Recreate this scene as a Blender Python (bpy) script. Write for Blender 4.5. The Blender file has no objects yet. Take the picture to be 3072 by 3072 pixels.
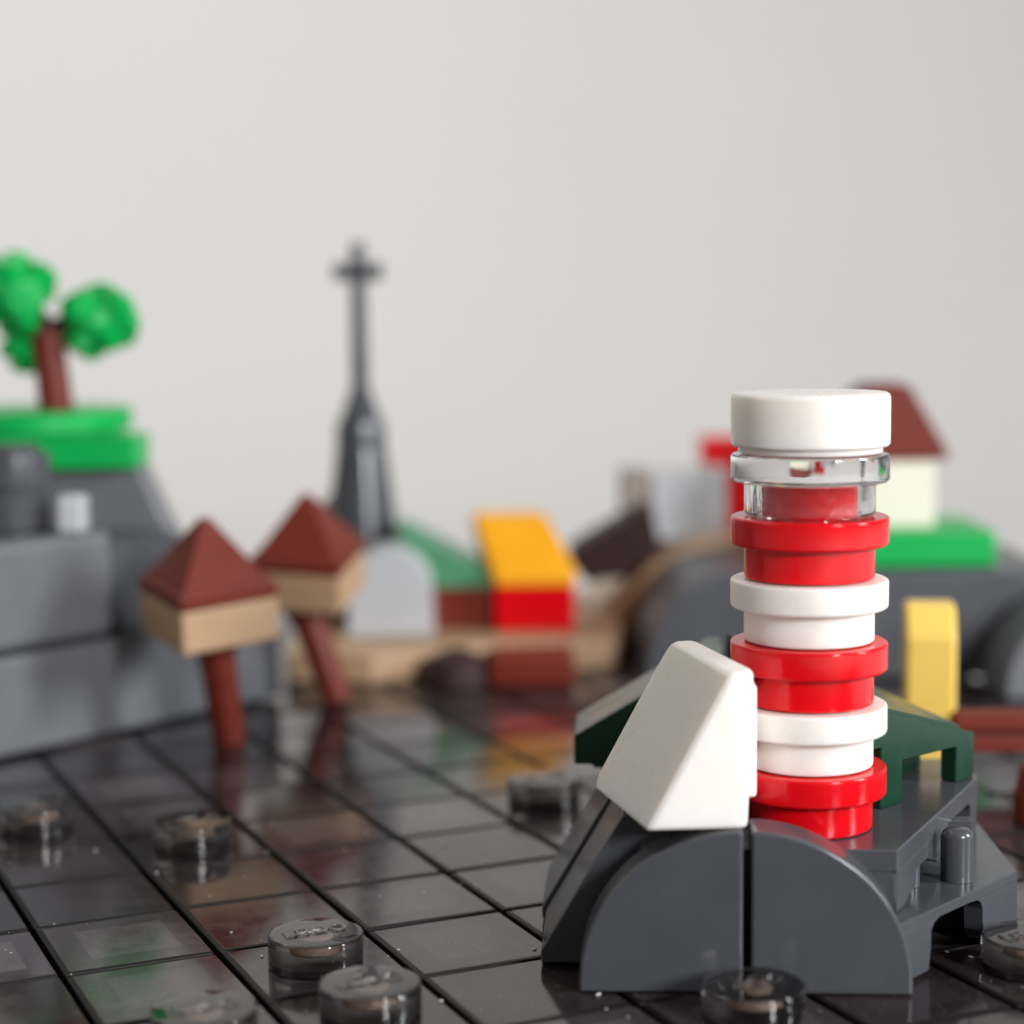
import bpy, bmesh, math, random
from mathutils import Vector, Matrix, noise
random.seed(7)
S = bpy.context.scene
COL = S.collection
S.unit_settings.scale_length = 0.008        # one unit = one 8 mm brick module

# ------------------------------------------------------------------ camera
YAW, PITCH, ROLL = 0.4208, -0.1082, -0.0100
CAM = Vector((-1.2392, -12.9582, 4.1698))
fw = Vector((math.sin(YAW)*math.cos(PITCH), math.cos(YAW)*math.cos(PITCH), math.sin(PITCH)))
r0 = Vector((math.cos(YAW), -math.sin(YAW), 0)); u0 = r0.cross(fw)
rr = math.cos(ROLL)*r0 + math.sin(ROLL)*u0; uu = -math.sin(ROLL)*r0 + math.cos(ROLL)*u0
cd = bpy.data.cameras.new('camera'); cam = bpy.data.objects.new('camera', cd); COL.objects.link(cam)
M = Matrix((rr, uu, -fw)).transposed().to_4x4(); M.translation = CAM
cam.matrix_world = M
cd.sensor_width = 36; cd.lens = 36*5861.9/3072
cd.clip_start = 0.1; cd.clip_end = 500
cd.dof.use_dof = True; cd.dof.focus_distance = 12.7; cd.dof.aperture_fstop = 0.215
S.camera = cam

# ------------------------------------------------------------------ world, lamps, exposure
w = bpy.data.worlds.new('World'); S.world = w; w.use_nodes = True
bg = w.node_tree.nodes['Background']; bg.inputs[0].default_value = (1.0, 0.965, 0.93, 1); bg.inputs[1].default_value = 0.17

def UV(u, v, z=0.0):                        # room frame: u to the right, v away from the camera's stand, z up
    return Vector((CAM.x + u*math.cos(YAW) + v*math.sin(YAW), CAM.y - u*math.sin(YAW) + v*math.cos(YAW), z))

def area(name, pos, target, sx, sy, power, col):
    l = bpy.data.lights.new(name, 'AREA'); l.shape = 'RECTANGLE'; l.size = sx; l.size_y = sy
    l.energy = power; l.color = col
    o = bpy.data.objects.new(name, l); COL.objects.link(o); o.location = pos
    o.rotation_euler = (Vector(target)-Vector(pos)).to_track_quat('-Z', 'Y').to_euler()
    return o
area('window_light', UV(37, 5, 17), UV(1, 14, 0), 6.5, 16, 14500, (0.90, 0.96, 1.0))
area('front_window_light', UV(19, -14, 13), UV(0, 17, 0), 5, 8, 11000, (0.98, 0.985, 1.0))
area('left_fill_light', UV(-36, 0, 20), UV(0, 15, 0), 22, 22, 2200, (1.0, 0.95, 0.88))  # added soft fill lamp, stands in for bounce from the left
area('backdrop_fill_light', UV(-26, 44, 52), UV(-16, 66, 8), 26, 20, 11300, (1.0, 0.985, 0.965))  # added lamp above the backdrop, only there to brighten it

S.view_settings.view_transform = 'Standard'; S.view_settings.look = 'None'
S.view_settings.exposure = 0; S.view_settings.gamma = 1
S.view_settings.use_curve_mapping = False
S.render.engine = 'CYCLES'
S.cycles.max_bounces = 14; S.cycles.transmission_bounces = 12; S.cycles.glossy_bounces = 6
S.cycles.caustics_refractive = True; S.cycles.caustics_reflective = False

# ------------------------------------------------------------------ materials
def plastic(name, col, rough=0.22, sss=0.0, dust=0.25, wear=0.10, spec=0.5):
    m = bpy.data.materials.new(name); m.use_nodes = True
    nt = m.node_tree; N = nt.nodes; L = nt.links
    b = N['Principled BSDF']
    tc = N.new('ShaderNodeTexCoord')
    n1 = N.new('ShaderNodeTexNoise'); n1.inputs['Scale'].default_value = 2.2; n1.inputs['Detail'].default_value = 6
    n2 = N.new('ShaderNodeTexNoise'); n2.inputs['Scale'].default_value = 38; n2.inputs['Detail'].default_value = 4
    for n in (n1, n2): L.new(tc.outputs['Object'], n.inputs['Vector'])
    mix = N.new('ShaderNodeMix'); mix.data_type = 'RGBA'
    mix.inputs[6].default_value = (*[c*(1-wear) for c in col], 1)
    mix.inputs[7].default_value = (*[min(1, c*(1+wear)+0.004) for c in col], 1)
    L.new(n1.outputs[0], mix.inputs[0])
    # dust specks
    vo = N.new('ShaderNodeTexNoise'); vo.inputs['Scale'].default_value = 48; vo.inputs['Detail'].default_value = 2
    L.new(tc.outputs['Object'], vo.inputs['Vector'])
    r = N.new('ShaderNodeValToRGB'); r.color_ramp.elements[0].position = 0.70; r.color_ramp.elements[1].position = 0.78
    L.new(vo.outputs[0], r.inputs[0])
    ml = N.new('ShaderNodeMath'); ml.operation = 'MULTIPLY'; ml.inputs[1].default_value = dust
    L.new(r.outputs[0], ml.inputs[0])
    mx2 = N.new('ShaderNodeMix'); mx2.data_type = 'RGBA'
    L.new(ml.outputs[0], mx2.inputs[0]); L.new(mix.outputs[2], mx2.inputs[6])
    mx2.inputs[7].default_value = (0.5, 0.48, 0.45, 1)
    L.new(mx2.outputs[2], b.inputs['Base Color'])
    mr = N.new('ShaderNodeMapRange'); mr.inputs[1].default_value = 0.35; mr.inputs[2].default_value = 0.7
    mr.inputs[3].default_value = rough*0.85; mr.inputs[4].default_value = rough*1.35
    L.new(n1.outputs[0], mr.inputs[0]); L.new(mr.outputs[0], b.inputs['Roughness'])
    bp = N.new('ShaderNodeBump'); bp.inputs['Strength'].default_value = 0.0 if sss > 0.2 else 0.03; bp.inputs['Distance'].default_value = 0.01
    L.new(n2.outputs[0], bp.inputs['Height']); L.new(bp.outputs[0], b.inputs['Normal'])
    b.inputs['IOR'].default_value = 1.5
    b.inputs['Specular IOR Level'].default_value = spec
    if sss:
        b.inputs['Subsurface Weight'].default_value = sss
        b.inputs['Subsurface Radius'].default_value = (1.0, 0.8, 0.6)
        b.inputs['Subsurface Scale'].default_value = 0.18
    return m
GREY = plastic('dark_grey_plastic', (0.066, 0.069, 0.078), 0.20, dust=0.22)
FGREY = plastic('grey_plastic', (0.150, 0.153, 0.165), 0.35, dust=0)
LGREY = plastic('light_grey_plastic', (0.52, 0.53, 0.55), 0.35)
RED = plastic('red_plastic', (0.66, 0.001, 0.006), 0.14, dust=0.10, spec=0.3)
WHITE = plastic('white_plastic', (0.86, 0.815, 0.76), 0.26, sss=0.5, dust=0.0, wear=0.02)
DGREEN = plastic('dark_green_plastic', (0.002, 0.034, 0.016), 0.27, dust=0.05, wear=0.2)
GREEN = plastic('bright_green_plastic', (0.0, 0.40, 0.075), 0.35, dust=0, spec=0.3)
SAGE = plastic('sage_green_plastic', (0.07, 0.26, 0.13), 0.35)
BROWN = plastic('red_brown_plastic', (0.16, 0.021, 0.011), 0.42, dust=0, spec=0.25)
DBROWN = plastic('dark_brown_plastic', (0.035, 0.013, 0.013), 0.55, dust=0, spec=0.3)
TAN = plastic('tan_plastic', (0.50, 0.32, 0.19), 0.45, dust=0, spec=0.3)
CREAM = plastic('cream_plastic', (0.80, 0.76, 0.62), 0.4)
AMBER = plastic('amber_plastic', (0.98, 0.40, 0.003), 0.35)
YELLOW = plastic('yellow_plastic', (0.88, 0.60, 0.13), 0.25, sss=0.1)

def glass(name, col, rough=0.03, ior=1.5):
    m = bpy.data.materials.new(name); m.use_nodes = True
    N = m.node_tree.nodes; L = m.node_tree.links; b = N['Principled BSDF']
    b.inputs['Base Color'].default_value = (*col, 1); b.inputs['Transmission Weight'].default_value = 1
    b.inputs['IOR'].default_value = ior; b.inputs['Roughness'].default_value = rough
    tc = N.new('ShaderNodeTexCoord'); n = N.new('ShaderNodeTexNoise'); n.inputs['Scale'].default_value = 7
    L.new(tc.outputs['Object'], n.inputs['Vector'])
    bp = N.new('ShaderNodeBump'); bp.inputs['Strength'].default_value = 0.10; bp.inputs['Distance'].default_value = 0.02
    L.new(n.outputs[0], bp.inputs['Height']); L.new(bp.outputs[0], b.inputs['Normal'])
    return m
CLEAR = glass('clear_plastic', (0.97, 0.96, 0.95))
SMOKE = glass('smoky_clear_plastic', (0.74, 0.69, 0.70), 0.03)

def floor_material():
    m = bpy.data.materials.new('smoky_tile_plastic'); m.use_nodes = True
    nt = m.node_tree; N = nt.nodes; L = nt.links; b = N['Principled BSDF']
    at = N.new('ShaderNodeAttribute'); at.attribute_name = 'tile'; at.attribute_type = 'GEOMETRY'   # r, g: place in the tile; b: a random value
    sep = N.new('ShaderNodeSeparateColor'); L.new(at.outputs['Color'], sep.inputs[0])
    tc = N.new('ShaderNodeTexCoord')
    n = N.new('ShaderNodeTexNoise'); n.inputs['Scale'].default_value = 5; n.inputs['Detail'].default_value = 8
    n.inputs['Roughness'].default_value = 0.7
    L.new(tc.outputs['Object'], n.inputs['Vector'])
    def math_(op, a, bb=None):
        x = N.new('ShaderNodeMath'); x.operation = op
        for i, v in enumerate((a, bb)):
            if v is None: continue
            if isinstance(v, (int, float)): x.inputs[i].default_value = v
            else: L.new(v, x.inputs[i])
        return x.outputs[0]
    # pale moulded recess seen through each tile: a square ring edge
    ax = math_('ABSOLUTE', math_('SUBTRACT', sep.outputs[0], 0.5)); ay = math_('ABSOLUTE', math_('SUBTRACT', sep.outputs[1], 0.5))
    mxx = math_('MAXIMUM', ax, ay)
    rec = math_('LESS_THAN', mxx, 0.29)
    base = N.new('ShaderNodeMix'); base.data_type = 'RGBA'
    base.inputs[6].default_value = (0.020, 0.013, 0.014, 1); base.inputs[7].default_value = (0.058, 0.042, 0.047, 1)
    L.new(sep.outputs[2], base.inputs[0])
    mx = N.new('ShaderNodeMix'); mx.data_type = 'RGBA'; mx.inputs[7].default_value = (0.150, 0.124, 0.128, 1)
    L.new(math_('MULTIPLY', rec, math_('MULTIPLY', n.outputs[0], math_('MULTIPLY', math_('POWER', sep.outputs[2], 1.0), 1.0))), mx.inputs[0]); L.new(base.outputs[2], mx.inputs[6])
    # fine dust
    d = N.new('ShaderNodeTexNoise'); d.inputs['Scale'].default_value = 34; d.inputs['Detail'].default_value = 3
    L.new(tc.outputs['Object'], d.inputs['Vector'])
    rp = N.new('ShaderNodeValToRGB'); rp.color_ramp.elements[0].position = 0.60; rp.color_ramp.elements[1].position = 0.78
    L.new(d.outputs[0], rp.inputs[0])
    mx3 = N.new('ShaderNodeMix'); mx3.data_type = 'RGBA'; mx3.inputs[7].default_value = (0.20, 0.18, 0.17, 1)
    L.new(math_('MULTIPLY', rp.outputs[0], 0.45), mx3.inputs[0]); L.new(mx.outputs[2], mx3.inputs[6])
    edge = math_('GREATER_THAN', mxx, 0.468)
    mx4 = N.new('ShaderNodeMix'); mx4.data_type = 'RGBA'; mx4.inputs[7].default_value = (0.010, 0.008, 0.008, 1)
    L.new(edge, mx4.inputs[0]); L.new(mx3.outputs[2], mx4.inputs[6]); L.new(mx4.outputs[2], b.inputs['Base Color'])
    L.new(math_('SUBTRACT', 0.5, math_('MULTIPLY', edge, 0.42)), b.inputs['Specular IOR Level'])
    mr = N.new('ShaderNodeMapRange'); mr.inputs[1].default_value = 0.3; mr.inputs[2].default_value = 0.75
    mr.inputs[3].default_value = 0.055; mr.inputs[4].default_value = 0.20
    L.new(n.outputs[0], mr.inputs[0]); L.new(math_('MAXIMUM', mr.outputs[0], math_('MULTIPLY', math_('GREATER_THAN', mxx, 0.462), 0.35)), b.inputs['Roughness'])
    # soft waviness and scratches of the moulded surface
    wv = N.new('ShaderNodeTexNoise'); wv.inputs['Scale'].default_value = 1.6; wv.inputs['Detail'].default_value = 3
    L.new(tc.outputs['Object'], wv.inputs['Vector'])
    gr_ = N.new('ShaderNodeTexNoise'); gr_.inputs['Scale'].default_value = 22; gr_.inputs['Detail'].default_value = 5
    L.new(tc.outputs['Object'], gr_.inputs['Vector'])
    hsum = math_('ADD', wv.outputs[0], math_('MULTIPLY', gr_.outputs[0], 0.06))
    bp = N.new('ShaderNodeBump'); bp.inputs['Strength'].default_value = 0.10; bp.inputs['Distance'].default_value = 0.01
    L.new(hsum, bp.inputs['Height']); L.new(bp.outputs[0], b.inputs['Normal'])
    b.inputs['IOR'].default_value = 1.45
    return m
FLOOR = floor_material()
def plain(name, col, rough):
    m = bpy.data.materials.new(name); m.use_nodes = True; b = m.node_tree.nodes['Principled BSDF']
    N = m.node_tree.nodes; L = m.node_tree.links
    n = N.new('ShaderNodeTexNoise'); n.inputs['Scale'].default_value = 0.08; n.inputs['Detail'].default_value = 2
    tc = N.new('ShaderNodeTexCoord'); L.new(tc.outputs['Object'], n.inputs['Vector'])
    mx = N.new('ShaderNodeMix'); mx.data_type = 'RGBA'
    mx.inputs[6].default_value = (*[c*0.98 for c in col], 1); mx.inputs[7].default_value = (*[c*1.02 for c in col], 1)
    L.new(n.outputs[0], mx.inputs[0]); L.new(mx.outputs[2], b.inputs['Base Color'])
    b.inputs['Roughness'].default_value = rough
    return m
WALL = plain('wall_paint', (0.80, 0.783, 0.762), 0.9)
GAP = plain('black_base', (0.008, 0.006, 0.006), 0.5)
DUST = plain('pale_dust', (0.75, 0.72, 0.68), 0.8)

# ------------------------------------------------------------------ mesh helpers
def finish(name, bm, mat, parent=None, smooth=False, mat0=None):
    bmesh.ops.recalc_face_normals(bm, faces=bm.faces)
    me = bpy.data.meshes.new(name); bm.to_mesh(me); bm.free()
    me.materials.append(mat)
    if smooth:
        for p in me.polygons: p.use_smooth = True
        me.set_sharp_from_angle(angle=math.radians(50))
    o = bpy.data.objects.new(name, me); COL.objects.link(o)
    if smooth:
        wn = o.modifiers.new('normals', 'WEIGHTED_NORMAL'); wn.keep_sharp = True; wn.weight = 100
    if parent is not None: o.parent = parent
    return o
def tag(o, label, cat, group=None):
    o['label'] = label; o['category'] = cat
    if group: o['group'] = group
    return o
def thing(name, label, cat, loc=(0, 0, 0), rz=0, group=None):
    o = bpy.data.objects.new(name, None); COL.objects.link(o); o.location = loc; o.rotation_euler = (0, 0, rz)
    o.empty_display_size = 0.2
    return tag(o, label, cat, group)
def struct(o): o['kind'] = 'structure'; return o
def bevel(bm, w, seg=2, ang=25):
    es = [e for e in bm.edges if len(e.link_faces) == 2 and e.calc_face_angle(0) > math.radians(ang)]
    bmesh.ops.bevel(bm, geom=es, offset=w, segments=seg, affect='EDGES', profile=0.5, clamp_overlap=True)
def prism(pts, vec, bm=None):
    """polygon pts (3d) extruded along vec"""
    bm = bm or bmesh.new(); vec = Vector(vec)
    a = [bm.verts.new(Vector(p)) for p in pts]; b = [bm.verts.new(Vector(p)+vec) for p in pts]
    bm.faces.new(a); bm.faces.new(b[::-1]); n = len(pts)
    for i in range(n): bm.faces.new((a[i], a[(i+1) % n], b[(i+1) % n], b[i]))
    bmesh.ops.recalc_face_normals(bm, faces=bm.faces)
    return bm
def box(x0, x1, y0, y1, z0, z1, bm=None):
    return prism([(x0, y0, z0), (x1, y0, z0), (x1, y1, z0), (x0, y1, z0)], (0, 0, z1-z0), bm)
def merge(bm, other):
    me = bpy.data.meshes.new('tmp'); other.to_mesh(me); other.free(); bm.from_mesh(me); bpy.data.meshes.remove(me); return bm
def bbox(x0, x1, y0, y1, z0, z1, bv=0.02, seg=2):
    b = box(x0, x1, y0, y1, z0, z1); bevel(b, bv, seg); return b
def hull(pts, bv=0.0, seg=2):
    bm = bmesh.new(); vs = [bm.verts.new(p) for p in pts]
    r = bmesh.ops.convex_hull(bm, input=vs)
    bmesh.ops.delete(bm, geom=[v for v in bm.verts if not v.link_faces], context='VERTS')
    bmesh.ops.dissolve_limit(bm, angle_limit=math.radians(2), verts=bm.verts, edges=bm.edges)
    if bv: bevel(bm, bv, seg, 8)
    return bm
def lathe(prof, cx=0, cy=0, n=64, cap=True, bm=None):
    """prof: list of (r, z) bottom to top"""
    bm = bm or bmesh.new(); rings = []
    for r, z in prof:
        if r < 1e-6: rings.append([bm.verts.new((cx, cy, z))])
        else: rings.append([bm.verts.new((cx+r*math.cos(2*math.pi*i/n), cy+r*math.sin(2*math.pi*i/n), z)) for i in range(n)])
    for a, b in zip(rings, rings[1:]):
        for i in range(n):
            j = (i+1) % n
            if len(a) == 1 and len(b) == 1: continue
            if len(a) == 1: bm.faces.new((a[0], b[j], b[i]))
            elif len(b) == 1: bm.faces.new((a[i], a[j], b[0]))
            else: bm.faces.new((a[i], a[j], b[j], b[i]))
    if cap:
        if len(rings[0]) > 1: bm.faces.new(rings[0][::-1])
        if len(rings[-1]) > 1: bm.faces.new(rings[-1])
    return bm
def tube(p, q, r0, r1=None, n=24):
    r1 = r0 if r1 is None else r1; p = Vector(p); q = Vector(q); d = q-p
    b = lathe([(r0, 0), (r1, d.length)], n=n); R = d.to_track_quat('Z', 'Y').to_matrix().to_4x4()
    b.transform(Matrix.Translation(p) @ R); return b

# ------------------------------------------------------------------ setting: backdrop, table, tiled floor
bm = bmesh.new(); pr = [(24.0, -1.0), (44.0, -1.0)]
for k in range(1, 13):
    t = math.pi/2*k/12; pr.append((44+22*math.sin(t), -1+22*(1-math.cos(t))))
pr.append((66, 95))
left = [bm.verts.new(UV(-80, v, z)) for v, z in pr]; right = [bm.verts.new(UV(80, v, z)) for v, z in pr]
for i in range(len(pr)-1): bm.faces.new((left[i], right[i], right[i+1], left[i+1]))
struct(finish('wall', bm, WALL, smooth=True))
bm = bmesh.new(); vs = [bm.verts.new(UV(u, v, -1.004)) for u, v in ((-80, -60), (80, -60), (80, 24.5), (-80, 24.5))]; bm.faces.new(vs)
struct(finish('table', bm, WALL))
struct(finish('floor_base', box(-8, 12, -12.0, 12, -1.0, -0.30), GAP))
bm = bmesh.new(); lay = bm.loops.layers.color.new('tile')
for i in range(-8, 12):
    for j in range(-12, 12):
        gx, gy = 0.020, 0.016
        b = box(i+gx, i+1-gx, j+gy, j+1-gy, -0.34, 0.0); bevel(b, 0.010, 2)
        tx = random.gauss(0, 0.0016); ty = random.gauss(0, 0.0016); dz = random.gauss(0, 0.0015); rv = random.random()
        if i in (2,) and j in (-1, 0, 1): rv *= .2
        l2 = b.loops.layers.color.new('tile')
        for v in b.verts: v.co.z += (v.co.x-i-.5)*tx + (v.co.y-j-.5)*ty + dz - 0.004
        for f in b.faces:
            for l in f.loops:
                top = f.normal.z > 0.9 or l.vert.co.z > -0.1
                l[l2] = ((l.vert.co.x-i), (l.vert.co.y-j), rv, 1)
        merge(bm, b)
o = finish('floor', bm, FLOOR); struct(o)

# ------------------------------------------------------------------ see-through studs
def text_bm(txt, size, depth):
    c = bpy.data.curves.new('mark', 'FONT'); c.body = txt; c.size = size; c.extrude = depth
    c.align_x = 'CENTER'; c.align_y = 'CENTER'; c.resolution_u = 3
    t = bpy.data.objects.new('mark', c); COL.objects.link(t)
    me = bpy.data.meshes.new_from_object(t); bm = bmesh.new(); bm.from_mesh(me)
    bpy.data.objects.remove(t); bpy.data.curves.remove(c); bpy.data.meshes.remove(me); return bm
INNER = plastic('painted_refraction', (0.27, 0.20, 0.15), 0.25, dust=0)  # tint imitating the amber refraction inside the studs
def make_stud():
    t = thing('round_stud', '', 'stud', (0, 0, 0))
    finish('knob', lathe([(0.298, 0.003), (0.302, 0.012), (0.302, 0.195), (0.296, 0.207), (0.284, 0.213), (0.0, 0.213)], n=72), SMOKE, t, True)
    finish('dark_band_disc', lathe([(0.285, 0.006), (0.285, 0.05), (0.20, 0.055), (0.0, 0.055)], n=48), GAP, t, True)  # added black disc so the stud's lower band reads dark
    finish('refraction_disc', lathe([(0.0, 0.10), (0.10, 0.10), (0.11, 0.11), (0.11, 0.14), (0.10, 0.15), (0.0, 0.15)], n=48), INNER, t, True)  # solid tinted disc imitating light refracted by the stud's hollow
    finish('gate_mark', lathe([(0.0, 0.2142), (0.055, 0.2142), (0.045, 0.224), (0.02, 0.229), (0, 0.230)], n=24, cap=False), SMOKE, t, True)
    b = text_bm('LEGO', 0.17, 0.006); b.transform(Matrix.Translation((0, 0, 0.218)))
    finish('embossed_mark', b, SMOKE, t)
    return t
stud = make_stud()
studs = [((1.5, 2.5), 0.0, 'clear stud at the far left, beside the foot of the grey cliff'),
         ((2.5, 1.5), 0.0, 'clear stud alone in front of the nearer stilt hut'),
         ((2.5, -1.5), 0.0, 'clear stud with a golden inside, behind the two nearest studs'),
         ((2.5, -2.5), 0.0, 'clear stud at the front, touching corners with the golden-lit one behind it'),
         ((1.5, -2.5), 0.0, 'clear stud cut by the bottom edge, left of its nearest neighbour'),
         ((5.5, 1.5), 0.0, 'clear stud beside the grey rock, behind the white wedge'),
         ((4.5, -3.5), 0.0, 'clear stud standing in front of the seam between the two grey quarter rounds'),
         ((6.5, -3.5), 0.0, 'clear stud at the right edge in front of the notched grey plate')]
def dup(root):
    r = root.copy(); COL.objects.link(r)
    for ch in list(root.children):
        c = ch.copy(); COL.objects.link(c); c.parent = r
    return r
for k, ((x, y), rz, lab) in enumerate(studs):
    o = stud if k == 0 else dup(stud)
    o.location = (x, y, 0.0); o.rotation_euler = (0, 0, rz); o['label'] = lab; o['group'] = 'clear studs on the tiled water'

# ------------------------------------------------------------------ front rock (local frame: x right, y away)
A = math.radians(-27.5); ORG = Vector((4.67, -3.14, 0))
rock = thing('rock_base', 'dark grey brick rock with rounded front and sloped left side under the striped lighthouse', 'rock', ORG, A)
def quarter(x0, sgn, y0, y1, R=0.985, h=1.0):
    pts = [(x0, y0, 0.0)]
    pts.append((x0+sgn*R, y0, 0.0))
    lip = 0.06
    for k in range(0, 33):
        t = math.pi/2*k/32
        pts.append((x0+sgn*R*math.cos(t), y0, lip+(h-lip)*math.sin(t)))
    b = prism(pts, (0, y1-y0, 0)); bevel(b, 0.022, 3, 40); return b
finish('quarter_round', quarter(-0.022, -1, 0.0, 0.33), GREY, rock, True)
finish('quarter_round', quarter(0.026, 1, 0.0, 0.33, 0.965), GREY, rock, True)
# brick core under the lighthouse and upper plate
b = prism([(-0.62, 0.36, 0.42), (0.93, 0.345, 0.42), (0.935, 1.2, 0.42), (-0.62, 1.2, 0.42)], (0, 0, 0.2)); bevel(b, 0.01)
finish('core_brick', b, GREY, rock)
bU = prism([(-0.62, 0.35, 0.66), (0.94, 0.335, 0.66), (1.75, 2.2, 0.66), (1.75, 2.75, 0.66), (-0.9, 2.75, 0.66)], (0, 0, 0.14)); bevel(bU, 0.012)
finish('upper_plate', bU, GREY, rock, True)
# cut side curtain with its ragged lower edge
a = Vector((0.94, 0.335, 0)); d = (Vector((1.75, 2.2, 0))-a).normalized(); nrm = Vector((d.y, -d.x, 0))
prof = [(0.0, 0.662), (0.0, 0.405), (0.17, 0.405), (0.23, 0.43), (0.36, 0.445), (0.43, 0.47), (0.44, 0.565), (0.70, 0.560), (0.95, 0.47), (1.12, 0.50), (1.20, 0.60), (1.22, 0.675), (0.6, 0.675)]
b = prism([a+d*s+Vector((0, 0, z)) for s, z in prof], -nrm*0.12); bevel(b, 0.008, 1)
finish('cut_side', b, GREY, rock)
b = prism([a+d*s+Vector((0, 0, z))-nrm*0.003 for s, z in [(1.80, 0.662), (1.86, 0.60), (1.87, 0.402), (2.03, 0.402), (2.03, 0.662)]], -nrm*0.12); bevel(b, 0.006, 1)
finish('cut_side', b, GREY, rock)
finish('front_skirt', bbox(-0.6, 0.90, 0.345, 0.44, 0.02, 0.665, 0.008), GREY, rock)
# tubes in the recess
finish('tube', lathe([(0.105, 0.402), (0.105, 0.69), (0.095, 0.72), (0.07, 0.74), (0, 0.745)], 1.42, 1.06, 40), GREY, rock, True)
finish('tube', lathe([(0.07, 0.402), (0.07, 0.66)], 1.09, 0.92, 32), GREY, rock, True)
finish('inner_wall', bbox(0.62, 1.6, 1.55, 1.66, 0.402, 0.66, 0.006), GREY, rock)
finish('inner_wall', prism([(0.86, 0.45, .402), (0.92, 0.45, .402), (1.15, 1.54, .402), (1.06, 1.54, .402)], (0, 0, .257)), GREY, rock)
# lower plate with notch in the slanted side
LA = Vector((0.90, 0.09, 0)); LB = Vector((1.85, 1.26, 0)); LD = (LB-LA).normalized(); LN = Vector((LD.y, -LD.x, 0))
top = [(0.90, 0.09), (1.85, 1.26), (1.79, 2.75), (-0.9, 2.75), (-0.9, 0.36), (0.88, 0.36)]
b = prism([(x, y, 0.33) for x, y in top], (0, 0, 0.07)); bevel(b, 0.008, 1)
finish('lower_plate', b, GREY, rock)
Ls = (LB-LA).length
pts = [(0.0, 0.332), (0.0, 0.02), (0.39, 0.02), (0.41, 0.15), (0.415, 0.27), (0.45, 0.312), (0.52, 0.332)]
b = prism([LA+LD*s+Vector((0, 0, z)) for s, z in pts], -LN*0.14); bevel(b, 0.006, 1)
finish('notched_side', b, GREY, rock)
pts = [(0.90, 0.332), (0.99, 0.325), (1.035, 0.29), (1.05, 0.25), (1.06, 0.10), (1.09, 0.03), (1.13, 0.02), (Ls, 0.02), (Ls, 0.332)]
b = prism([LA+LD*s+Vector((0, 0, z)) for s, z in pts], -LN*0.14); bevel(b, 0.006, 1)
finish('notched_side', b, GREY, rock)
finish('back_side', bbox(1.70, 1.80, 1.45, 2.74, 0.02, 0.334, 0.006), GREY, rock)
finish('inner_block', bbox(-0.9, 0.85, 0.5, 2.6, 0.01, 0.334, 0.006), GAP, rock)  # added black filler, puts the deep shade of the notch into colour
finish('inner_block', bbox(0.86, 1.62, 1.25, 2.6, 0.01, 0.328, 0.006), GAP, rock)  # second black filler, shade coloured in behind the notch
# left slopes
def slope(y0, y1, xs=0.0):
    prof = [(-1.26+xs, 0.015), (-1.26+xs, 0.10), (-0.74+xs, 0.985), (-0.45+xs, 0.985), (-0.45+xs, 0.015)]
    b = prism([(x, y0, z) for x, z in prof], (0, y1-y0, 0)); bevel(b, 0.016, 2); return b
finish('side_slope', slope(0.47, 1.335), GREY, rock, True)
finish('side_slope', slope(1.36, 2.24, -0.03), GREY, rock, True)
finish('gap_filler', bbox(-0.44, -0.05, 0.47, 0.9, 0.802, 0.955, 0.01), GREY, rock)

# ------------------------------------------------------------------ lighthouse
TX, TY = 5.4981, -2.5125
lh = thing('lighthouse', 'red and white striped round toy lighthouse with a clear lantern ring and white cap', 'lighthouse', (TX, TY, 0.803), -0.5)
def ring(z, h=0.4):
    r, R = 0.412, 0.498; b = 0.012
    return lathe([(r-0.015, z+0.002), (r-0.003, z+0.006), (r, z+0.018), (r, z+0.212), (R-0.014, z+0.214), (R-0.003, z+0.222), (R, z+0.234),
                  (R, z+0.376), (R-0.004, z+0.388), (R-0.014, z+0.394), (0.0, z+0.394)], n=128)
for k, m in enumerate((RED, WHITE, RED, WHITE, RED)):
    finish(('red_ring' if m is RED else 'white_ring'), ring(0.4*k), m, lh, True)
z = 2.0
finish('red_stud', lathe([(0.296, z-0.004), (0.300, z+0.01), (0.300, z+0.19), (0.292, z+0.204), (0, z+0.206)], n=96), RED, lh, True)
prof = [(0.330, z+0.003), (0.398, z+0.003), (0.412, z+0.014), (0.412, z+0.212), (0.484, z+0.215), (0.498, z+0.23), (0.498, z+0.37), (0.486, z+0.386),
        (0.0, z+0.387), ]
finish('clear_ring', lathe([(0.0, z+0.235), (0.30, z+0.235), (0.325, z+0.225), (0.330, z+0.215)] + prof, n=128, cap=False), CLEAR, lh, True)
z = 2.4
finish('cap', lathe([(0.0, z-0.008), (0.435, z-0.008), (0.452, z+0.0), (0.455, z+0.035), (0.486, z+0.038), (0.498, z+0.055), (0.498, z+0.335), (0.492, z+0.358), (0.474, z+0.372), (0.0, z+0.374)], n=128), WHITE, lh, True)

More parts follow.
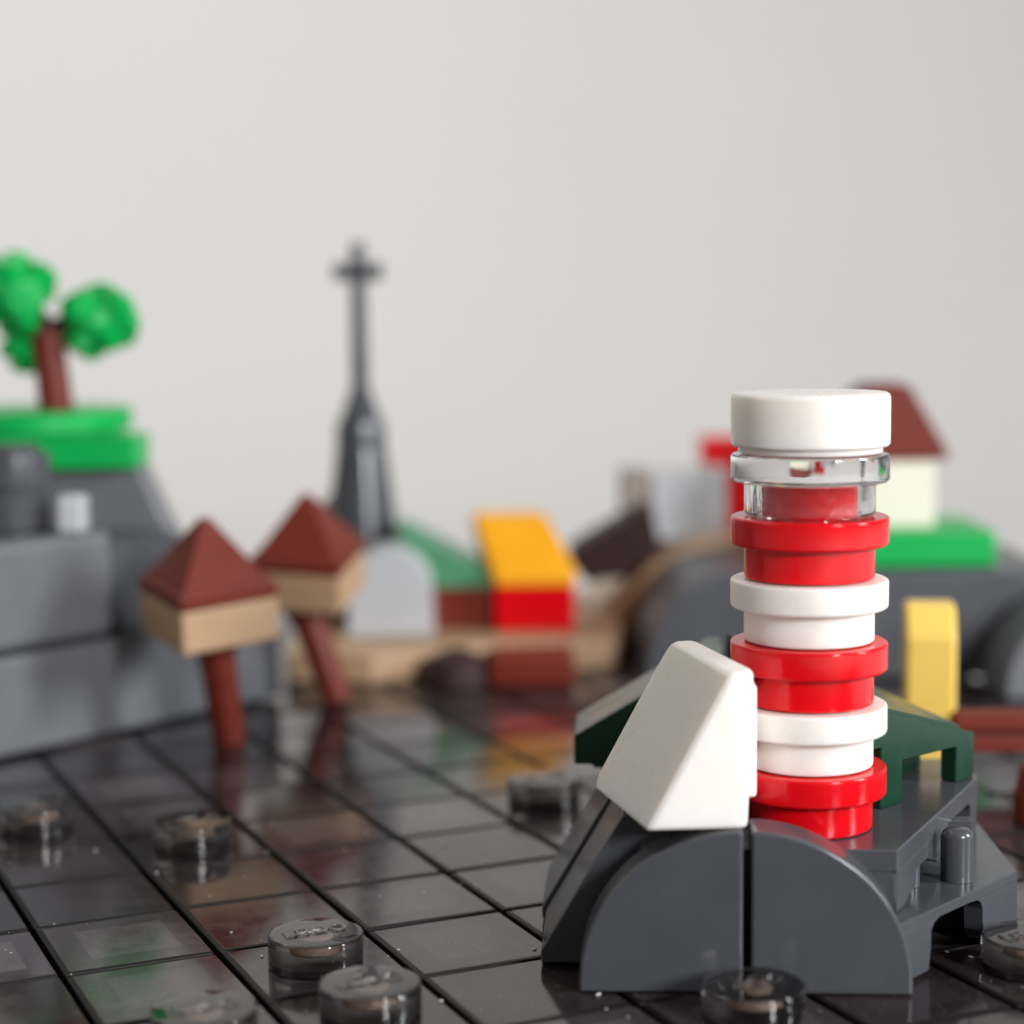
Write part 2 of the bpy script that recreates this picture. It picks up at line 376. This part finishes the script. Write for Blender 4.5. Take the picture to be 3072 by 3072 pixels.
# ------------------------------------------------------------------ white wedge brick
wb = thing('white_wedge_brick', 'white faceted wedge brick leaning on the grey rock left of the lighthouse', 'brick', ORG, A)
LL, BL, BR = Vector((-0.935, 0.98, 1.012)), Vector((-0.60, 0.02, 0.99)), Vector((0.005, 0.06, 1.0))
def lp(x, y, z): return Vector((x, y, z))
RT = Vector((-0.085, 0.26, 1.905)); TR = Vector((0.055, 0.30, 1.925))
TL = Vector((-0.43, 1.05, 1.975)); TM = Vector((-0.29, 1.03, 1.985))
b = hull([LL, BL, BR, RT, TR, TL, TM, lp(0.0, 1.0, 1.01), lp(0.07, 1.0, 1.72), lp(-0.60, 1.12, 1.01), lp(-0.90, 1.08, 1.09)], 0.032, 4)
b.transform(Matrix.Translation((0, 0, 0.0)))
finish('wedge_body', b, WHITE, wb, True)
finish('back_lip', bbox(-0.05, 0.088, 0.46, 0.98, 1.085, 1.80, 0.03, 3), WHITE, wb, True)

# ------------------------------------------------------------------ dark green roofs
gl = thing('green_roof', 'dark green sloped brick peeking out behind the white wedge brick', 'roof', ORG, A)
pr = [(-1.095, 0.83), (-1.095, 1.045), (-0.10, 1.64), (-0.02, 1.64), (0.02, 1.5), (0.0, 0.803), (-0.95, 0.803), (-0.97, 0.83)]
b = prism([(x, 2.39, z) for x, z in pr], (0, 0.72, 0)); bevel(b, 0.012, 2); finish('roof_slope', b, DGREEN, gl)
gr = thing('green_roof', 'dark green sloped brick with notched underside standing right of the lighthouse', 'roof', ORG, A)
def zt(x, y): return 1.915-0.373*x-0.0686*y
P0 = Vector((1.722, 2.20, 0)); P1 = Vector((0.80, 1.10, 0)); gd = (P1-P0).normalized(); gn = Vector((gd.y, -gd.x, 0))
if gn.y < 0: gn = -gn
def gp(s, z): q = P0+gd*s; return Vector((q.x, q.y, z))
def gtop(s): q = P0+gd*s; return gp(s, zt(q.x, q.y))
prof = [gp(0, 0.803), gtop(0.0), gtop(1.38), gp(1.38, 1.22), gp(1.19, 1.215), gp(1.19, 0.803), gp(0.93, 0.803), gp(0.93, 1.085), gp(0.235, 1.055), gp(0.235, 0.803)]
b = prism(prof, gn*0.13); bevel(b, 0.008, 1); finish('gable', b, DGREEN, gr)
pl = [(1.722, 2.20), (0.80, 1.10), (0.42, 1.65), (0.02, 2.85), (1.13, 2.93)]
bm = bmesh.new(); ins = [(P0+gn*0.12), (P1+gn*0.12)]
pl2 = [(ins[0].x, ins[0].y), (ins[1].x, ins[1].y), (0.42, 1.65), (0.02, 2.85), (1.13, 2.93)]
t1 = [bm.verts.new((x, y, zt(x, y)-0.0)) for x, y in pl2]; t0 = [bm.verts.new((x, y, zt(x, y)-0.2)) for x, y in pl2]
bm.faces.new(t1); bm.faces.new(t0[::-1])
for i in range(5): bm.faces.new((t1[i], t0[i], t0[(i+1) % 5], t1[(i+1) % 5]))
finish('roof_slope', bm, DGREEN, gr)
b = prism([gp(0.02, 0.803), gp(0.02, 1.08), gp(1.2, 1.15), gp(1.2, 0.803)], gn*0.06); b.transform(Matrix.Translation(gn*0.42)); finish('notch_backing', b, DGREEN, gr)  # wall added behind the gable so its notches look dark

# ------------------------------------------------------------------ village behind, built in the room frame
def vthing(name, label, cat, u, v, z=0.0, rz=0.0, group=None):
    return thing(name, label, cat, UV(u, v, z), -YAW+rz, group)
R_ = math.radians
# left cliff
cl = vthing('grey_cliff', 'grey stacked brick cliff at the left edge carrying the green hilltop', 'rock', -4.71, 17.53, 0, R_(50.7))
finish('lower_block', bbox(-6, 3.62, 0.05, 3.0, 0.03, 0.945, 0.04), FGREY, cl)
finish('upper_block', bbox(-6, 1.50, 0.12, 2.6, 0.975, 2.0, 0.10, 4), FGREY, cl, True)
finish('inner_block', bbox(1.45, 2.5, 0.30, 2.6, 0.955, 1.88, 0.08, 4), GREY, cl, True)
hs = vthing('sloped_rock', 'dark grey sloped brick rising behind the cliff under the green plate', 'rock', -4.3, 19.9)
pr = [(-1.2, 0.96), (-1.2, 2.5), (0.50, 2.5), (1.20, 0.96)]
b = prism([(x, 0, z) for x, z in pr], (0, 0.55, 0)); bevel(b, 0.03); finish('slope_block', b, FGREY, hs)
gh = vthing('green_hill', 'bright green round plate and base on the hilltop under the tree', 'plate', -4.3, 20.0)
finish('base_plate', bbox(-1.3, 0.50, -0.3, 0.5, 2.505, 2.84, 0.03), GREEN, gh)
finish('round_plate', lathe([(0.97, 2.845), (1.0, 2.86), (1.0, 3.06), (0.97, 3.08), (0, 3.08)], -0.74, 0.75), GREEN, gh, True)
tc_ = vthing('grey_round_brick', 'dark grey round brick stack on the cliff at the left edge', 'brick', -4.83, 18.75)
finish('round_body', lathe([(0.36, 2.01), (0.38, 2.03), (0.38, 2.36), (0.33, 2.38), (0.33, 2.44), (0.39, 2.46), (0.39, 2.72), (0.36, 2.76), (0.28, 2.76), (0.28, 2.84), (0, 2.84)]), GREY, tc_, True)
wc = vthing('pale_grey_block', 'small pale grey block on the cliff beside the round brick', 'brick', -4.2, 18.5)
finish('block', bbox(-0.12, 0.13, -0.1, 0.25, 2.0, 2.36, 0.05, 3), LGREY, wc, True)
# tree
tr = vthing('toy_tree', 'toy tree with bright green leaf clumps and brown trunk on the green plate', 'tree', -4.77, 20.3, 3.08)
finish('trunk', tube((0.05, 0, 0), (-0.02, 0, 0.85), 0.18, 0.16), BROWN, tr, True)
def clump(cx, cy, cz, r, seed):
    rnd = random.Random(seed); bm = bmesh.new()
    for k in range(17):
        a = rnd.uniform(0, 6.28); e = rnd.uniform(-1, 1); q = r*0.70
        p = Vector((math.cos(a)*math.sqrt(1-e*e), math.sin(a)*math.sqrt(1-e*e), e))*q
        s = r*rnd.uniform(0.30, 0.42)
        b = lathe([(s*0.6, -s*0.75), (s, -s*0.45), (s, s*0.45), (s*0.62, s*0.5), (s*0.62, s*0.85), (0, s*0.85)], n=10)
        b.transform(Matrix.Translation(Vector((cx, cy, cz))+p) @ p.to_track_quat('Z', 'Y').to_matrix().to_4x4()); merge(bm, b)
    b = bmesh.new(); bmesh.ops.create_icosphere(b, subdivisions=2, radius=r*0.72); b.transform(Matrix.Translation((cx, cy, cz))); merge(bm, b)
    return bm
fol = finish('crown', clump(-0.32, -0.05, 1.18, 0.45, 3), GREEN, tr)
finish('crown', clump(0.50, 0.0, 0.90, 0.41, 5), GREEN, tr)
finish('crown', clump(-0.30, 0.25, 0.68, 0.31, 9), GREEN, tr)
b = tube((-0.02, 0, 0.8), (0.42, 0, 0.95), 0.13, 0.10); merge(b, tube((-0.02, 0, 0.8), (-0.3, 0, 1.2), 0.13, 0.10)); finish('branch', b, DBROWN, tr)

def hut(name, label, u, v, rz, zb, leg0, leg1, tilt, roll, apex=0.72, roofm=BROWN):
    t = vthing(name, label, 'hut', u, v, 0, rz)
    T = Matrix.Rotation(-rz, 4, 'Z') @ Matrix.Rotation(roll, 4, 'Y') @ Matrix.Rotation(tilt, 4, 'X') @ Matrix.Rotation(rz, 4, 'Z')
    T = Matrix.Translation((0, 0, zb)) @ T
    b = bbox(-0.485, 0.485, -0.485, 0.485, 0, 0.40, 0.025, 2); b.transform(T); finish('wall', b, TAN, t)
    b = box(-0.49, 0.49, -0.49, 0.49, .404, 0.55); bevel(b, 0.03, 2)
    merge(b, hull([(-0.46, -0.46, 0.52), (0.46, -0.46, 0.52), (0.46, 0.46, 0.52), (-0.46, 0.46, 0.52), (-0.04, -0.04, 0.4+apex), (0.04, 0.04, 0.4+apex), (0.04, -0.04, 0.4+apex), (-0.04, 0.04, 0.4+apex)]))
    b.transform(T); finish('roof', b, roofm, t)
    Mi = Matrix.Rotation(-(-YAW+rz), 4, 'Z')
    def wl(p): return Mi @ (UV(*p)-UV(u, v, 0))
    p, q = wl(leg0), wl(leg1)
    finish('leg', tube(p, q, 0.15, 0.175), BROWN, t, True)
    finish('leg_collar', tube(q-(q-p).normalized()*0.05, q+(q-p).normalized()*0.12, 0.19, 0.24), BROWN, t, True)
    return t
hut('stilt_hut', 'tan hut with brown pyramid roof on one brown stilt, the nearer of the two', -2.84, 18.1, R_(33), 1.08, (-2.70, 18.2, 0.01), (-2.80, 18.15, 0.92), R_(8), 0)
hut('stilt_hut', 'tan hut with brown pyramid roof on a tilted stilt, behind the nearer hut', -2.15, 20.3, R_(-11), 1.09, (-1.84, 20.1, 0.01), (-2.16, 20.2, 0.92), R_(11), R_(1))

# shore slab and church
sh = vthing('tan_shore', 'tan shore plate under the church and the coloured houses', 'plate', 0, 21.1)
b = prism([(-2.5, 0.1, 0.01), (-1.55, -0.1, 0.01), (-0.3, 0.35, 0.01), (1.2, 0.7, 0.01), (1.5, 4.2, 0.01), (-2.7, 4.2, 0.01)], (0, 0, 0.34)); bevel(b, 0.03)
finish('shore_plate', b, TAN, sh)
ch = vthing('church', 'light grey church with arched front and tall dark grey steeple ending in a cross', 'church', -1.4, 22.0)
pts = [(-0.49, 0, 0.36), (0.49, 0, 0.36)]
for k in range(0, 25):
    t = math.pi*k/24; pts.append((0.47*math.cos(t), 0, 0.92+0.46*math.sin(t)))
b = prism(pts, (0, 1.0, 0)); bevel(b, 0.02, 2, 40); finish('nave', b, LGREY, ch, True)
fx = -0.41
finish('steeple_base', bbox(fx-0.45, fx+0.48, 1.02, 1.95, 0.36, 1.15, 0.03), GREY, ch)
finish('steeple', lathe([(0.46, 1.15), (0.46, 1.22), (0.30, 2.42), (0.305, 2.46), (0.29, 2.72), (0.24, 2.78), (0.12, 3.12), (0, 3.12)], fx, 1.5), GREY, ch, True)
cr = finish('cross', tube((fx, 1.5, 3.08), (fx, 1.5, 4.86), 0.105, 0.085), GREY, ch, True)
b = tube((fx-0.29, 1.5, 4.52), (fx+0.29, 1.5, 4.52), 0.10); merge(b, box(fx-0.11, fx+0.11, 1.39, 1.61, 4.42, 4.62))
finish('cross_arm', b, GREY, cr, True)
b = hull([(fx-0.85, 2.0, 1.2), (fx-0.2, 2.0, 1.2), (fx-0.85, 2.6, 1.2), (fx-0.2, 2.6, 1.2), (fx-0.25, 2.0, 2.1), (fx-0.1, 2.0, 2.1), (fx-0.25, 2.6, 2.1), (fx-0.1, 2.6, 2.1)], 0.03); finish('side_slope', b, FGREY, ch)
# green roofed house
sg = vthing('green_roofed_house', 'small house with sloping green roof and brown walls between church and amber roofed house', 'house', -0.6, 22.5)
finish('wall', bbox(-0.45, 0.38, 0.0, 0.9, 0.355, 0.845, 0.02), BROWN, sg)
b = prism([(-0.72, -0.05, 0.85), (0.36, -0.05, 0.85), (0.36, -0.05, 1.02), (-0.72, -0.05, 1.60)], (0, 0.95, 0)); bevel(b, 0.02)
finish('roof', b, SAGE, sg)
# amber roofed house
yh = vthing('amber_roofed_house', 'small house with amber yellow roof over bright red walls', 'house', 0.24, 22.3)
finish('wall', bbox(-0.45, 0.47, 0.0, 0.9, 0.355, 0.88, 0.03), RED, yh)
b = hull([(-0.46, -0.03, 0.885), (0.48, -0.03, 0.885), (-0.46, -0.03, 1.06), (0.50, -0.03, 1.06), (-0.72, 0.72, 1.66), (0.10, 0.72, 1.66), (-0.72, 0.9, 1.66), (0.14, 0.9, 1.66), (-0.70, 0.9, 1.3), (0.48, 0.9, 0.885), (-0.50, 0.9, 0.885)], 0.05, 3)
finish('roof', b, AMBER, yh, True)
# jetty and dark lump standing in for a round opening
jt = vthing('jetty', 'low red brown jetty block at the shore below the amber roofed house', 'jetty', 0.2, 20.75)
finish('deck', bbox(-0.46, 0.46, 0, 0.85, 0.012, 0.33, 0.04, 2), BROWN, jt)
bo = vthing('dark_opening_lump', 'dark brown rounded lump standing in for a dark opening beside the jetty', 'rock', -0.62, 20.95)
finish('lump', lathe([(0.36, 0.01), (0.36, 0.15), (0.28, 0.32), (0.12, 0.40), (0, 0.41)], n=32), DBROWN, bo, True)
# right hand shore
hl = vthing('tan_hill', 'tan sloping hill behind the grey rock right of the amber roofed house', 'hill', 0, 23.25)
b = prism([(0.85, 0, 0.02), (1.25, 0, 0.50), (1.7, 0, 1.0), (2.2, 0, 1.22), (3.5, 0, 1.34), (3.5, 0, 0.02)], (0, 1.6, 0)); bevel(b, 0.05, 3); finish('slope', b, TAN, hl)
dr = vthing('brown_roofed_house', 'house with steep dark brown roof and pale wall left of the light grey house', 'house', 0, 23.9)
b = prism([(0.70, -0.2, 0.98), (0.72, -0.2, 1.10), (1.70, -0.2, 1.68), (1.82, -0.2, 1.12), (1.70, -0.2, 0.85), (0.90, -0.2, 0.72)], (0, 1.0, 0)); bevel(b, 0.03); finish('roof', b, DBROWN, dr)
finish('wall', bbox(0.95, 1.42, 0.0, 0.5, 0.02, 0.75, 0.02), CREAM, dr)
lg = vthing('light_grey_house', 'plain light grey house block with brownish chimney on the tan hill', 'house', 0, 24.3)
finish('wall', bbox(1.72, 2.64, 0.0, 0.9, 1.14, 1.98, 0.05), LGREY, lg)
finish('chimney', bbox(1.36, 1.70, 0.0, 0.5, 1.55, 2.04, 0.03), plastic('brown_grey_plastic', (0.30, 0.25, 0.21), 0.5), lg)
rb = vthing('red_tower', 'small red stepped brick tower behind the lighthouse lantern', 'tower', 0, 24.4)
finish('top_brick', bbox(2.38, 3.3, 0, 0.7, 2.07, 2.43, 0.03), RED, rb); finish('shaft', bbox(2.70, 3.3, 0, 0.7, 1.2, 2.065, 0.02), RED, rb)
rk = vthing('grey_shore_rock', 'long dark grey rock wall behind the lighthouse and the yellow block', 'rock', 0, 21.0)
pts = [(1.42, 0, 0.02), (1.52, 0, 0.50), (1.72, 0, 0.90), (2.0, 0, 1.12), (2.4, 0, 1.2)]
pts += [(5.9, 0, 1.2), (5.9, 0, 0.02)]
b = prism(pts, (0, 2.2, 0)); bevel(b, 0.03, 2, 40); finish('wall_block', b, plastic('slate_plastic', (0.075, 0.078, 0.088), 0.35), rk, True)
rk2 = vthing('grey_round_rock', 'bluish grey quarter round brick at the right edge of the shore', 'rock', 5.05, 19.8)
pts = [(0, 0, 0.02)]
for k in range(17):
    t = math.pi/2*k/16; pts.append((0.02+1.2*(1-math.cos(t)), 0, 0.1+1.05*math.sin(t)))
pts += [(2.6, 0, 1.15), (2.6, 0, 0.02)]
b = prism(pts, (0, 1.1, 0)); bevel(b, 0.04, 2, 40); finish('quarter_round', b, FGREY, rk2, True)
gp2 = vthing('green_plate', 'bright green plate under the cream walled house', 'plate', 0, 21.2)
finish('plate', bbox(3.7, 5.30, 0, 1.6, 1.21, 1.60, 0.04), GREEN, gp2)
ch2 = vthing('cream_house', 'cream walled house with dark red brown roof right behind the lighthouse cap', 'house', 0, 21.5)
finish('wall', bbox(3.3, 4.68, 0, 0.8, 1.605, 2.36, 0.03), CREAM, ch2)
b = prism([(3.0, -0.05, 2.37), (4.84, -0.05, 2.37), (4.78, -0.05, 2.52), (4.38, -0.05, 3.2), (3.98, -0.05, 3.2)], (0, 0.95, 0)); bevel(b, 0.03); finish('roof', b, BROWN, ch2)
yb = vthing('yellow_block', 'upright yellow block with rounded top behind the dark green roof', 'brick', 3.58, 16.5, 0, R_(-8))
b = prism([(-0.215, 0, 0.02), (-0.215, 0, 1.26), (-0.215, 0.20, 1.52), (-0.215, 0.48, 1.52), (-0.215, 0.48, 0.02)], (0.43, 0, 0)); bevel(b, 0.045, 4)
finish('block', b, YELLOW, yb, True)
for k, (z, lab) in enumerate(((0.34, 'lower red brown log lying right of the yellow block'), (0.54, 'upper red brown log lying right of the yellow block'))):
    t = vthing('brown_log', lab, 'log', 3.75, 16.55-0.06*k, z-0.09, R_(0), 'brown logs at the right edge')
    finish('bar', bbox(0, 2.6, -0.09, 0.09, 0, 0.18, 0.04, 3), BROWN, t, True)
for k in (0, 1):
    pass
lgp = vthing('log_post', 'red brown post at the right edge holding up the logs', 'post', 4.85, 16.5, 0.01)
finish('post', lathe([(0.2, 0), (0.2, 0.235), (0, 0.235)], n=32), BROWN, lgp, True)
kn = vthing('round_brick', 'pinkish brown round brick cut by the right edge in front of the logs', 'brick', 4.16, 15.2, 0.01)
finish('round_body', lathe([(0.2, 0), (0.2, 0.22), (0.18, 0.24), (0.15, 0.42), (0.12, 0.46), (0, 0.47)], n=32), BROWN, kn, True)

# ------------------------------------------------------------------ dust and lint on the tiles
bm = bmesh.new(); rnd = random.Random(11)
for k in range(230):
    x = rnd.uniform(-1, 8); y = rnd.uniform(-6.5, 2.5)
    s = rnd.choice((0.003, 0.004, 0.005, 0.006, 0.010)); b = bmesh.new()
    bmesh.ops.create_icosphere(b, subdivisions=1, radius=s)
    b.transform(Matrix.Translation((x, y, s*0.35)) @ Matrix.Rotation(rnd.uniform(0, 6.28), 4, 'Z') @ Matrix.Diagonal((rnd.uniform(1, 2.6), 1, 0.6, 1)))
    merge(bm, b)
o = finish('dust', bm, DUST); o['kind'] = 'stuff'; tag(o, 'pale dust specks scattered on the dark tiles', 'dust')
